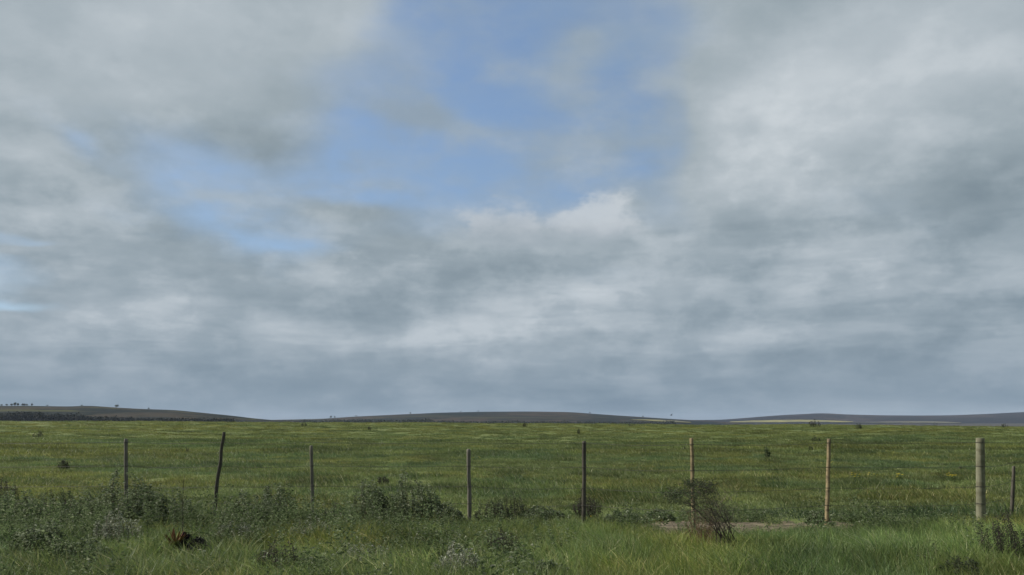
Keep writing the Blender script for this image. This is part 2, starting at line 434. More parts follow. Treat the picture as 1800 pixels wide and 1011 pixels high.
H_far = hill('far_hills', Rt, 4300, 1100, hill_mat('far_hill_mat', [(.46, (.006, .008, .012)), (.5, (.011, .011, .015)), (.55, (.034, .027, .026))], .0016),
             foot=-14, seed=40)
H_mid = hill('middle_hills', Mi, 2600, 800, hill_mat('middle_hill_mat', [(.465, (.004, .009, .008)), (.5, (.013, .015, .012)), (.54, (.038, .027, .018))], .0035,
             patch=(.045, .04, .02)), foot=-13, seed=50)
H_left = hill('left_hills', L, 1500, 520, hill_mat('left_hill_mat', [(.465, (.004, .008, .006)), (.5, (.012, .015, .010)), (.54, (.033, .026, .016))], .006,
              patch=(.06, .06, .02)), foot=-13, seed=60)

# the yellow flowering field on the foot of the far hills and paler stubble strips beside it
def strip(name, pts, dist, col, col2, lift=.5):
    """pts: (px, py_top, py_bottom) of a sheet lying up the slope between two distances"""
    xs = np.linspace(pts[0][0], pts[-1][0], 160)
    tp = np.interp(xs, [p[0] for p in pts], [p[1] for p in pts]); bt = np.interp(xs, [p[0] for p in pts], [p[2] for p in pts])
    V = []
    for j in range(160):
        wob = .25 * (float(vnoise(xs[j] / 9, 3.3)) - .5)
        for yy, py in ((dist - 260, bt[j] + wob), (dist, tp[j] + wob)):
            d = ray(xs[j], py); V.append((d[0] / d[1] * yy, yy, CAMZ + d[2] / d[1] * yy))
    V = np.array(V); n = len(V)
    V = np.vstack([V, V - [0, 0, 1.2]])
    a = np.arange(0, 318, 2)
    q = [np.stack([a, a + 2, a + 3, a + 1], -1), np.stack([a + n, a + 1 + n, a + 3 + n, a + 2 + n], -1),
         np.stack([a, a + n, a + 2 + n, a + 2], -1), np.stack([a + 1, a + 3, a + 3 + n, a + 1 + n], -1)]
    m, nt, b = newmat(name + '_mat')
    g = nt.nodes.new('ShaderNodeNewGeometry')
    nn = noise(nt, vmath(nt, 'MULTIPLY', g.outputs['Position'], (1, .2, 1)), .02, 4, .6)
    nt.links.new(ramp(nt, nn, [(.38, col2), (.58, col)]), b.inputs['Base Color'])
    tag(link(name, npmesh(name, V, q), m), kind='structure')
strip('sunlit_yellow_field', [(1283, 741, 742), (1320, 739.5, 742.3), (1370, 738.2, 742), (1420, 738, 741.5), (1470, 739.5, 742), (1500, 741, 742)], 3150,
      (.20, .18, .05), (.11, .105, .045))  # flower yellow that also carries the strip's sunlit look in its colour
strip('stubble_field', [(1500, 742.0, 742.4), (1560, 741, 743), (1620, 740.3, 743), (1660, 741, 743.5), (1690, 742.6, 743.2)], 3050, (.085, .080, .045), (.045, .043, .036))
strip('pale_field', [(1108, 736.8, 737.2), (1150, 737.5, 740), (1190, 739.5, 742), (1215, 742, 742.6)], 1900, (.16, .15, .05), (.085, .08, .05))

# ------------------------------------------------------------------ grass, three ranges of it
rng = np.random.default_rng(7)
def blades(n, spread, hmin, hmax, w, lean, palette, weights, curl=.35, segs=3, seed=0):
    """one clump of n blades as arrays (V, quads, tris, col)"""
    g = np.random.default_rng(seed)
    rad = spread * np.sqrt(g.random(n)); th = g.random(n) * 2 * math.pi
    bx = rad * np.cos(th); by = rad * np.sin(th)
    h = hmin + (hmax - hmin) * g.random(n) ** 1.4
    face = g.random(n) * math.pi * 2
    lx = lean[0] + g.normal(0, .34, n) + .5 * bx / max(spread, .01) * .4; ly = lean[1] + g.normal(0, .28, n)
    ww = w * (.6 + .8 * g.random(n))
    cidx = g.choice(len(palette), n, p=np.array(weights) / sum(weights))
    pal = np.array(palette)[cidx] * (.8 + .4 * g.random((n, 1)))
    V = []; C = []
    for s in range(segs):
        t = s / segs; d = (t + curl * t * t) * h
        cx = bx + lx * d * (.35 + .65 * t); cy = by + ly * d * (.35 + .65 * t)
        cz = h * t * (1 - .22 * curl * t) - .01
        hw = ww * .5 * (1 - .65 * t ** 1.5)
        dx = np.cos(face) * hw; dy = np.sin(face) * hw
        V += [np.stack([cx - dx, cy - dy, cz], -1), np.stack([cx + dx, cy + dy, cz], -1)]
        C += [pal * (1, 1, 1), pal]
    d = (1 + curl) * h
    V.append(np.stack([bx + lx * d, by + ly * d, h * (1 - .22 * curl)], -1)); C.append(pal)
    V = np.stack(V, 1); C = np.stack(C, 1); k = 2 * segs + 1
    base = (np.arange(n) * k)[:, None]
    Q = np.concatenate([np.zeros((0, 4), int)] + [base + np.array([[2 * s, 2 * s + 1, 2 * s + 3, 2 * s + 2]]) for s in range(segs - 1)])
    T = base + np.array([[2 * segs - 2, 2 * segs - 1, 2 * segs]])
    return V.reshape(-1, 3), Q, T, C.reshape(-1, 3)

def scatter_tree():
    nt = bpy.data.node_groups.new('scatter', 'GeometryNodeTree')
    nt.interface.new_socket('Geometry', in_out='INPUT', socket_type='NodeSocketGeometry')
    nt.interface.new_socket('Geometry', in_out='OUTPUT', socket_type='NodeSocketGeometry')
    N = nt.nodes.new; L_ = nt.links.new
    gi = N('NodeGroupInput'); go = N('NodeGroupOutput')
    def attr(name, t):
        a = N('GeometryNodeInputNamedAttribute'); a.data_type = t; a.inputs[0].default_value = name; return a.outputs[0]
    sep = N('GeometryNodeSeparateGeometry'); sep.domain = 'POINT'
    L_(gi.outputs[0], sep.inputs[0]); L_(attr('is_pt', 'BOOLEAN'), sep.inputs[1])
    spl = N('GeometryNodeSplitToInstances'); spl.domain = 'POINT'
    L_(sep.outputs[1], spl.inputs[0]); L_(attr('isl', 'INT'), spl.inputs['Group ID'])
    iop = N('GeometryNodeInstanceOnPoints')
    L_(sep.outputs[0], iop.inputs['Points']); L_(spl.outputs[0], iop.inputs['Instance'])
    iop.inputs['Pick Instance'].default_value = True
    L_(attr('isl', 'INT'), iop.inputs['Instance Index'])
    e = N('FunctionNodeEulerToRotation'); L_(attr('rot', 'FLOAT_VECTOR'), e.inputs[0]); L_(e.outputs[0], iop.inputs['Rotation'])
    L_(attr('scl', 'FLOAT_VECTOR'), iop.inputs['Scale'])
    L_(iop.outputs[0], go.inputs[0])
    return nt
SCAT = scatter_tree()
def scatter(name, clumps, pts, rot, scl, tint, var, mat):
    V = []; Q = []; T = []; C = []; I = []; off = 0
    for k, (v, q, t, c) in enumerate(clumps):
        V.append(v); Q.append(q + off); T.append(t + off); C.append(c); I.append(np.full(len(v), k)); off += len(v)
    nv = off; n = len(pts)
    V = np.concatenate(V + [pts]); C = np.concatenate(C + [np.ones((n, 3))])
    me = npmesh(name, V, [np.concatenate(Q), np.concatenate(T)], C)
    assert len(me.vertices) == nv + n
    def add(nm, typ, prop, arr): me.attributes.new(nm, typ, 'POINT').data.foreach_set(prop, arr.ravel())
    add('is_pt', 'BOOLEAN', 'value', np.concatenate([np.zeros(nv, bool), np.ones(n, bool)]))
    add('isl', 'INT', 'value', np.concatenate([np.concatenate(I), var]).astype(np.int32))
    z3 = np.zeros((nv, 3))
    add('rot', 'FLOAT_VECTOR', 'vector', np.vstack([z3, rot]).astype(np.float32))
    add('scl', 'FLOAT_VECTOR', 'vector', np.vstack([z3, scl]).astype(np.float32))
    tt = np.ones((nv + n, 4), np.float32); tt[nv:, :3] = tint
    add('tint', 'FLOAT_COLOR', 'color', tt)
    o = link(name, me, mat); md = o.modifiers.new('scatter', 'NODES'); md.node_group = SCAT
    tag(o, kind='stuff')
    return o
PAL = [(.096, .135, .038), (.138, .175, .056), (.076, .114, .042), (.185, .195, .082), (.32, .31, .18)]
_mean = np.mean(np.array(PAL)[:4], axis=0)
PALF = [tuple(_mean * .6 + np.array(c) * .4) for c in PAL]; PALM = [tuple(_mean * .4 + np.array(c) * .6) for c in PAL]
LEAN = (-.20, -.05)
def sample(n, y0, y1, xk=.66, xpad=1.5, power=1.0):
    """points in the view wedge between y0 and y1, a little wider than the frame"""
    u = rng.random(n); y = np.sqrt(y0 ** 2 + u * (y1 ** 2 - y0 ** 2)) if power == 1 else y0 * (y1 / y0) ** u
    x = (rng.random(n) * 2 - 1) * (y * xk + xpad)
    return x, y
def patch_tint(x, y, amp=1.0):
    a = fbm(x / 1.1, y / .8, 101, 4)[:, None]; b = fbm(x / 2.4, y / 2.2, 131, 4)[:, None]; c = fbm(x / 3.1, y / 2.1, 151, 3)[:, None]
    t = np.ones((len(x), 3)) * (.72 + .60 * sm(.25, .75, a)) * (.86 + .28 * rng.random((len(x), 1)))
    t = t * (1 + sm(.50, .66, b) * (np.array([[1.20, 1.06, .88]]) - 1) * amp)
    t = t * (1 + sm(.52, .64, c) * (np.array([[.76, .88, .98]]) - 1) * amp)
    return t
def rotz(n, tilt=.12):
    # clumps keep the wind's lean: only small turns about z
    r = np.zeros((n, 3)); r[:, 2] = rng.normal(0, .5, n); r[:, 0] = rng.normal(0, tilt, n); r[:, 1] = rng.normal(0, tilt, n)
    return r

def build_grass():
    # 1. verge in front of the fence: tall, wind-combed blades
    cl = [blades(84, .17, .07, .24 + .05 * (k % 3), .0070, LEAN, PAL, [4, 4, 3, 1.6, .8], seed=k) for k in range(8)]
    cl += [blades(40, .10, .14, .33, .010, (-.32, -.08), PAL, [1, 4, 3, 2.0, 1.2], curl=.6, seed=20 + k) for k in range(4)]
    x, y = sample(5600, 6.2, 13.4)
    k = rng.random(len(x)) > sm(.1, .6, soil_mask(x, y)) * .90
    x, y = x[k], y[k]
    k = rng.random(len(x)) > .75 * np.exp(-((x - 2.65) / .6) ** 2 - ((y - 10.7) / .55) ** 2) + .85 * np.exp(-((x + 3.75) / .32) ** 2 - ((y - 10.1) / .5) ** 2)
    x, y = x[k], y[k]; n = len(x)
    s = np.clip(.55 + .75 * fbm(x / .9, y / .7, 61, 3) + rng.normal(0, .08, n), .4, 1.4)
    s *= 1 - .25 * sm(11.5, 13.2, y) - .25 * sm(10.9, 11.6, y) * sm(1, 2, x) * (1 - sm(4.6, 5.4, x))
    var = np.where(rng.random(n) < .10 + .25 * sm(.5, .65, fbm(x / 1.5, y, 88, 3)), rng.integers(8, 12, n), rng.integers(0, 8, n))
    t = patch_tint(x, y)
    lush = sm(1.5, 6, x)[:, None]                      # the right-hand verge is paler, strawier grass
    t = t * (1.30 + lush * (np.array([[1.85, 1.68, 1.50]]) - 1.30))
    scatter('verge_grass', cl, np.stack([x, y, ground_h(x, y)], -1), rotz(n), np.stack([s, s, s], -1), t, var, M_grass)
    # 2. pasture just behind the fence
    cl = [blades(130, .30, .03, .07 + .02 * (k % 3), .0095, (-.2, 0), PALM, [3, 4, 2, 3.0, .8], segs=2, seed=40 + k) for k in range(8)]
    cl += [blades(60, .22, .08, .20, .009, (-.3, 0), PAL, [3, 3, 4, 2.0, .8], segs=2, seed=60 + k) for k in range(4)]
    x, y = sample(17000, 13.2, 40)
    k = rng.random(len(x)) > sm(.1, .6, soil_mask(x, y)) * .92
    x, y = x[k], y[k]; n = len(x)
    tus = sm(.52, .66, fbm(x / 2.2, y / 2.2, 201, 3))
    s = .75 + .5 * rng.random(n) + .35 * tus
    var = np.where(rng.random(n) < .03 + .25 * tus, rng.integers(8, 12, n), rng.integers(0, 8, n))
    t = patch_tint(x, y)
    edge = (sm(3.4, 4.6, x) * (1 - sm(.35, .6, np.abs(y - 14.6 - .03 * x))))[:, None]    # darker, bluer-green tint along the bare strip
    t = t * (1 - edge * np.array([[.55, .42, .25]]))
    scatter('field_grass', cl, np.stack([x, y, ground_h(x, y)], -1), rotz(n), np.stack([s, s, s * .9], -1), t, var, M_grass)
    # 3. the far field, coarser clumps
    cl = [blades(150, .9, .04, .11, .032, (-.25, 0), PALF, [2.5, 4, 2, 3.4, .6], segs=1, seed=80 + k) for k in range(8)]
    cl += [blades(120, .55, .08, .22, .034, (-.3, 0), PALF, [4, 3, 4, 2.0, .5], segs=1, seed=100 + k) for k in range(3)]
    x, y = sample(30000, 38, 330, power=2)
    n = len(x); tus = sm(.55, .68, fbm(x / 5, y / 5, 301, 3))
    s = (.7 + .5 * rng.random(n) + .3 * tus) * (1 + 1.0 * sm(60, 250, y))
    var = np.where(rng.random(n) < .05 + .4 * tus, rng.integers(8, 11, n), rng.integers(0, 8, n))
    t = patch_tint(x / 2, y / 2, .9) * (1 + sm(40, 120, y)[:, None] * (np.array([[1.18, 1.08, .95]]) - 1))
    scatter('far_grass', cl, np.stack([x, y, ground_h(x, y)], -1), rotz(n, .05), np.stack([s, s, .75 + .25 * s], -1), t, var, M_grass)
build_grass()

def build_weed_cover():
    # low leafy weeds knitted through the verge, thickest on the left
    cl = []
    for k in range(14):
        tall = k >= 8; g = np.random.default_rng(1200 + k); m = MB(); pal = np.array([(.075, .108, .045), (.105, .14, .062), (.155, .185, .10), (.24, .255, .18)])
        for i in range(16 if tall else 9):
            a = g.random() * 6.28; rr = (.17 if tall else .11) * g.random(); hh = (.20 + .30 * g.random()) if tall else (.10 + .16 * g.random()); n = 30 if tall else 16
            t = (.15 + .85 * g.random(n))[:, None]
            pos = np.array([math.cos(a) * rr, math.sin(a) * rr, 0]) + t * np.array([math.cos(a) * .06 - .03, math.sin(a) * .06, hh])
            d = g.normal(0, 1, (n, 3)); d[:, 2] = np.abs(d[:, 2]) * .6 + .2
            m.leaves(pos, d, .036, .012, pal[g.choice(4, n, p=[.35, .37, .22, .06])] * (.75 + .5 * g.random((n, 1))), g)
        cl.append((np.vstack(m.V), np.vstack(m.Q), np.zeros((0, 3), int), np.vstack(m.C)))
    x, y = sample(6400, 6.5, 14.8)
    w = sm(.42, .60, fbm(x / 1.3, y / 1.0, 222, 4)) * (.58 - .55 * sm(-1.6, 1.2, x)) * (1 - .8 * sm(12.6, 13.4, y))
    w = np.maximum(w, .24 * sm(11.2, 12.4, y) * (1 - sm(-1.6, -.2, x)) * (1 - sm(13.0, 13.5, y)))
    w = w * (1 - .9 * np.exp(-((x + 3.75) / .5) ** 2 - ((y - 10.0) / .6) ** 2))
    sk = soil_mask(x, y); rim = sm(-.9, -.2, sk) * (1 - sm(.2, .7, sk)) * sm(11.9, 12.6, y)
    k = rng.random(len(x)) < np.maximum(w * (sk < .1), rim * .55)
    x, y = x[k], y[k]; n = len(x); s = .6 + .8 * rng.random(n) * (.5 + fbm(x / .7, y / .7, 55, 2))
    t = np.ones((n, 3)) * (.75 + .5 * rng.random((n, 1)))
    back = .8 * sm(10.9, 12.3, y) * (1 - sm(-1.4, .2, x)) * sm(.30, .5, fbm(x / .9, y / .6, 412, 3))
    var = np.where(rng.random(n) < .08 + .6 * back, rng.integers(8, 14, n), rng.integers(0, 8, n))
    cl = [(v, q, t_ if len(t_) else np.zeros((0, 3), int), c) for v, q, t_, c in cl]
    rz = rotz(n, .15); rz[:, 2] = rng.random(n) * 6.28
    scatter('weed_ground_cover', cl, np.stack([x, y, ground_h(x, y)], -1), rz, np.stack([s, s, s], -1), t, var, M_cover)

# ------------------------------------------------------------------ tubes, leaves
def tube(pts, r0, r1, sides=5, cap=True):
    pts = np.asarray(pts, float); n = len(pts)
    tan = np.gradient(pts, axis=0); tan /= np.linalg.norm(tan, axis=1)[:, None] + 1e-9
    up = np.tile([0., 0, 1], (n, 1)); up[np.abs(tan[:, 2]) > .9] = (1, 0, 0)
    a = np.cross(tan, up); a /= np.linalg.norm(a, axis=1)[:, None] + 1e-9; b = np.cross(tan, a)
    r = np.linspace(r0, r1, n) if np.isscalar(r0) else np.asarray(r0)
    th = np.arange(sides) * 2 * math.pi / sides
    V = (pts[:, None] + r[:, None, None] * (a[:, None] * np.cos(th)[None, :, None] + b[:, None] * np.sin(th)[None, :, None])).reshape(-1, 3)
    i, j = np.meshgrid(np.arange(n - 1), np.arange(sides), indexing='ij')
    Q = np.stack([i * sides + j, i * sides + (j + 1) % sides, (i + 1) * sides + (j + 1) % sides, (i + 1) * sides + j], -1).reshape(-1, 4)
    T = np.zeros((0, 3), int)
    if cap:
        V = np.vstack([V, pts[-1:], pts[:1]]); m = n * sides; j = np.arange(sides)
        T = np.vstack([np.stack([np.full(sides, m), (n - 1) * sides + j, (n - 1) * sides + (j + 1) % sides], -1),
                       np.stack([np.full(sides, m + 1), (j + 1) % sides, j], -1)])
    return V, Q, T
class MB:
    def __init__(s): s.V = []; s.Q = []; s.T = []; s.C = []; s.n = 0
    def add(s, V, Q=None, T=None, col=(1, 1, 1)):
        V = np.asarray(V, float)
        if Q is not None and len(Q): s.Q.append(np.asarray(Q) + s.n)
        if T is not None and len(T): s.T.append(np.asarray(T) + s.n)
        c = np.asarray(col, float); s.C.append(np.tile(c, (len(V), 1)) if c.ndim == 1 else c)
        s.V.append(V); s.n += len(V)
    def leaves(s, pos, d, length, width, col, g, droop=.3):
        """diamond leaves: pos (n,3), direction d (n,3)"""
        n = len(pos); d = d / (np.linalg.norm(d, axis=1)[:, None] + 1e-9)
        side = np.cross(d, g.normal(0, 1, (n, 3))); side /= np.linalg.norm(side, axis=1)[:, None] + 1e-9
        L_ = (length * (.6 + .8 * g.random(n)))[:, None]; W = (width * (.6 + .8 * g.random(n)))[:, None] * .5
        mid = pos + d * L_ * .5; tip = pos + d * L_ - np.array([0, 0, 1.]) * L_ * droop
        V = np.stack([pos, mid + side * W, tip, mid - side * W], 1).reshape(-1, 3)
        Q = (np.arange(n) * 4)[:, None] + np.array([[0, 1, 2, 3]])
        s.add(V, Q, None, np.repeat(col, 4, axis=0))
    def build(s, name, mat, parent=None, smooth=False):
        me = npmesh(name, np.vstack(s.V), [np.vstack(s.Q) if s.Q else np.zeros((0, 4), int), np.vstack(s.T) if s.T else np.zeros((0, 3), int)], np.vstack(s.C), smooth)
        return link(name, me, mat, parent)

def bush(name, loc, w, h, leafc, stemc, seed, spread=1, nst=26, nlf=55, ll=.035, lw=.014, label=None, cat='bush', group=None, peak=0, lean=-.12, up=.5, parts=('stems', 'foliage')):
    """many-stemmed weed or bush: stems fan out from the base, leaves set along the upper part"""
    g = np.random.default_rng(seed); root = empty(name, loc); tag(root, label, cat, group)
    st = MB(); lf = MB(); leafc = np.array(leafc)
    for i in range(nst):
        a = g.random() * 2 * math.pi; rr = (w * .5) * math.sqrt(g.random()); 
        hh = h * (1 - .55 * (rr / (w * .5)) ** 2) * (.65 + .4 * g.random())
        if peak and i < peak: rr *= .25; hh = h * (.95 + .12 * g.random())
        b = np.array([math.cos(a) * rr * .35, math.sin(a) * rr * .35, -.03])
        tp = np.array([math.cos(a) * rr + lean * hh, math.sin(a) * rr, hh])
        t = np.linspace(0, 1, 7)[:, None]
        pts = b * (1 - t) + tp * t + np.array([math.cos(a), math.sin(a), 0]) * .12 * w * np.sin(t * math.pi) + g.normal(0, .012 * h, (7, 3)) * t
        st.add(*tube(pts, .0042 + .003 * h, .0015, 4), col=np.array(stemc) * (.7 + .6 * g.random()))
        m = nlf; tt = .18 + .82 * g.random(m) ** .8
        P = np.stack([np.interp(tt, t[:, 0], pts[:, k]) for k in range(3)], -1)
        sp = .045 * h ** .5 + .06 * w * (1 - tt[:, None]) * .6
        P = P + g.normal(0, 1, (m, 3)) * sp * spread * (.4, .4, .35)[0]
        d = g.normal(0, 1, (m, 3)); d[:, 2] = np.abs(d[:, 2]) * up + .15; d[:, 0] += lean * 2
        cc = leafc[g.integers(0, len(leafc), m)] * (.75 + .5 * g.random((m, 1)))
        lf.leaves(P, d, ll, lw, cc, g)
    st.build(parts[0], M_stem, root); lf.build(parts[1], M_leaf, root)
    return root

GREEN = [(.075, .105, .045), (.11, .14, .07), (.20, .225, .15)]       # grey-green weed
GREYG = [(.12, .145, .09), (.21, .23, .165), (.38, .39, .31)]         # silvery
DARK = [(.030, .042, .020), (.050, .064, .034), (.085, .098, .062)]
PURP = [(.045, .042, .036), (.070, .063, .050), (.050, .062, .036)]
STEM = (.085, .07, .045); DSTEM = (.035, .028, .022)

build_weed_cover()

# px, base py, height px, width px, kind, peak stems, label
K = {'weed': (GREEN, STEM, 'weed_bush', .048, .019, 'weed'), 'silver': (GREYG, (.14, .12, .09), 'silver_bush', .030, .012, 'bush'),
     'dark': (DARK, DSTEM, 'dark_bush', .026, .011, 'bush'), 'purple': (PURP, DSTEM, 'dry_bush', .026, .010, 'bush')}
SHRUBS = [
 (226, 932, 84, 104, 'weed', 4, 'tall grey-green weed bush hiding the foot of the first fence post from the left'),
 (292, 932, 66, 90, 'weed', 0, 'rounded grey-green weed bush between the first post and the crooked second post'),
 (90, 915, 48, 110, 'dark', 0, 'broad dark green bush at the left edge of the verge, left of the first post'),
 (30, 925, 52, 90, 'weed', 0, 'leafy weed bush cut by the left edge of the photo, in front of the grass'),
 (150, 930, 50, 80, 'weed', 2, 'leafy weed bush standing left of the first fence post, beside a broad dark bush'),
 (208, 968, 62, 90, 'silver', 2, 'silvery pale weed bush in front of the first fence post'),
 (72, 985, 60, 80, 'weed', 0, 'low leafy weed bush in the lower left corner of the verge'),
 (140, 1000, 48, 90, 'weed', 0, 'ragged weed bush at the bottom edge, left of the silvery pale bush'),
 (446, 930, 55, 90, 'weed', 0, 'spreading weed bush just right of the crooked second post'),
 (488, 918, 54, 60, 'weed', 2, 'upright weed bush with two pointed tops left of the third post'),
 (420, 962, 48, 80, 'silver', 0, 'pale grey weed bush in front of the crooked second post'),
 (552, 955, 42, 90, 'silver', 0, 'wispy greyish weed bush in front of the foot of the third post'),
 (588, 925, 38, 60, 'dark', 0, 'small dark bush right beside the foot of the third post'),
 (652, 922, 62, 66, 'weed', 2, 'dark leafy weed bush with one narrow raised top, right of the third post'),
 (730, 922, 72, 84, 'weed', 3, 'steeple-shaped leafy weed bush midway between third and fourth posts'),
 (680, 930, 36, 80, 'dark', 0, 'low dark bush filling the gap left of the steeple-shaped weed bush'),
 (788, 928, 34, 60, 'weed', 0, 'low weed bush just left of the fourth post'),
 (868, 920, 34, 60, 'dark', 0, 'low dark bush just right of the fourth post'),
 (905, 915, 44, 66, 'dark', 2, 'dark bush with a twiggy top between fourth and fifth posts'),
 (952, 918, 24, 70, 'weed', 0, 'flat low weed bush between the twiggy dark bush and the fifth post'),
 (1034, 912, 46, 48, 'purple', 0, 'round dark greyish bush growing behind the fifth post'),
 (815, 1012, 64, 84, 'silver', 0, 'whitish twiggy bush at the bottom edge, in front of the fourth post'),
 (885, 985, 52, 60, 'purple', 0, 'dark purplish bush right of the whitish twiggy bush'),
 (512, 1012, 64, 76, 'purple', 0, 'dark brownish bush at the bottom edge, in front of the third post'),
 (650, 1000, 40, 90, 'silver', 0, 'low silvery weed bush at the bottom edge, left of the whitish twiggy bush'),
 (1770, 992, 92, 74, 'purple', 0, 'dark leaning bush in the lower right corner near the thick post'),
 (8, 880, 34, 44, 'purple', 0, 'round dark bush in the pasture at the left edge of the photo'),
 (1100, 925, 22, 70, 'weed', 0, 'low green weed bush on the bare soil right of the fifth post'),
 (1160, 918, 18, 50, 'weed', 0, 'flat green weed on the bare soil left of the leaning broom bush'),
 (1440, 925, 22, 34, 'weed', 0, 'small weed bush at the foot of the slim tan seventh post'),
 (1660, 1008, 38, 80, 'dark', 0, 'dark green bush at the bottom edge, in front of the thick post'),
 (965, 1010, 34, 60, 'weed', 0, 'low leafy weed at the bottom edge, in front of the dark fifth post'),
]
def build_shrubs():
    for k, (px, py, hp, wp, kind, peak, lab) in enumerate(SHRUBS):
        x, y, z = hit(px, min(py, 1005)) if py < 1006 else at(px, 8.95)
        sc_ = y / F / .97
        leafc, stemc, nm, ll, lw, cat = K[kind]
        w, h = wp * sc_ * (1.1 if kind == 'weed' else 1), hp * sc_ * (1.16 if kind == 'weed' else 1.05)
        nst = int(16 + 46 * w)
        bush(nm, (x, y, z), w, h, leafc, stemc, 500 + k, nst=nst, nlf=int(40 + 55 * h), ll=ll, lw=lw, label=lab, cat=cat,
             group='weeds and bushes along the fence', peak=peak)
build_shrubs()

# small dark bushes dotted over the pasture
FIELD = [
 (68, 770, 12, 15, 1, 'small dark bush far out in the pasture near the left edge'),
 (112, 826, 20, 15, 1, 'dark pointed bush in the pasture left of the first post'),
 (265, 812, 11, 24, 0, 'low green-grey bush in the pasture just right of the first post'),
 (322, 796, 10, 18, 1, 'small dark bush in the pasture between the first two posts'),
 (88, 806, 7, 34, 0, 'wide low bluish bush in the pasture near the left edge'),
 (535, 751, 8, 9, 1, 'tiny dark bush near the skyline above the third post'),
 (673, 853, 15, 24, 1, 'round dark bush in the pasture between third and fourth posts'),
 (518, 770, 7, 14, 0, 'small grey-green bush far out, just above left of the third post'),
 (748, 775, 5, 46, 0, 'long low dark tuft of scrub far out, left of the fourth post'),
 (863, 746, 5, 13, 1, 'dark speck of a bush on the field edge above the fourth post'),
 (923, 751, 8, 9, 1, 'tiny dark bush near the skyline, left of the fifth post'),
 (957, 770, 8, 16, 0, 'small bush far out in the field, left of the fifth post'),
 (1018, 764, 9, 6, 1, 'thin little bush right above the top of the fifth post'),
 (1072, 790, 7, 22, 0, 'low bush in the pasture right of the fifth post'),
 (1110, 750, 6, 14, 1, 'dark little bush on the field edge between fifth and sixth posts'),
 (1127, 838, 8, 18, 0, 'low green bush in the pasture midway between fifth and sixth posts'),
 (1203, 794, 9, 10, 1, 'small dark bush in the pasture touching the sixth post'),
 (1433, 752, 13, 17, 1, 'dark bush breaking the skyline above left of the seventh post'),
 (1436, 777, 10, 16, 1, 'dark bush just left of the top of the seventh post'),
 (1418, 776, 5, 24, 0, 'low spreading bush beside the dark bush left of the seventh post'),
 (1426, 791, 7, 10, 1, 'small round bush left of the seventh post, nearer than its neighbours'),
 (1350, 808, 22, 9, 0, 'thin upright green plant between sixth and seventh posts'),
 (1511, 755, 10, 9, 1, 'small dark bush right of the seventh post near the skyline'),
 (1675, 798, 10, 24, 0, 'wide grey-green bush left of the thick post'),
 (1693, 828, 8, 16, 1, 'small dark bush close left of the thick post'),
 (1768, 752, 8, 13, 1, 'dark bush on the field edge at the far right, beyond the thick post'),
 (1755, 790, 6, 14, 0, 'low green bush between the thick post and the last thin post'),
 (1645, 748, 5, 12, 1, 'dark speck of a bush on the field edge left of the thick post'),
 (650, 757, 8, 6, 1, 'thin dark bush near the skyline right of the third post'),
 (735, 800, 7, 10, 1, 'little dark bush in the open field between third and fourth posts'),
]
def build_field_bushes():
    for k, (px, py, hp, wp, dk, lab) in enumerate(FIELD):
        x, y, z = hit(px, py); sc_ = y / F / .99
        w, h = wp * sc_ * 1.1, hp * sc_ * 1.15
        bush('field_bush', (x, y, z - .02), w, h, PURP + DARK + [(.08, .085, .055)] if dk else GREEN[:2], DSTEM if dk else STEM, 700 + k, spread=.5, nst=14, nlf=36, ll=max(.04, h * .12), lw=max(.018, h * .05),
             label=lab, group='bushes dotted over the pasture', lean=-.1)
build_field_bushes()

# ------------------------------------------------------------------ fence
POSTS = [  # px top, py top, px foot, y depth, foot py, radius px at depth, style, label, kink
 (221, 772, 223, 13.7, 3.6, 'grey', 'slim weathered grey post at the left, foot lost in weeds', 0),
 (392, 760, 372, 13.6, 3.2, 'dark', 'crooked dark post leaning to the right', 1),
 (547, 784, 551, 13.7, 3.2, 'grey', 'thin dark grey post, third from the left', .2),
 (823.5, 790, 826, 13.6, 3.7, 'grey', 'grey-brown post beside tall grass, lower than its neighbours', .2),
 (1027, 776, 1026, 13.3, 3.9, 'dark', 'nearly black rough post in front of a round bush', .3),
 (1216, 771, 1219, 12.45, 3.7, 'tan', 'pale tan post half hidden by the leaning bush', .15),
 (1457.5, 772, 1452, 13.3, 3.7, 'tan', 'slim pale brown post with wire notches', .3),
 (1723, 770.5, 1723, 13.6, 8.1, 'thick', 'thick pale grey strainer post', 0),
 (1782, 820, 1778, 14.9, 3.2, 'dark', 'short thin dark post at the far right', .2),
]
WIRE_PY = [778, 820, 856, 886, 915]      # heights of the strands on the photo at the fence
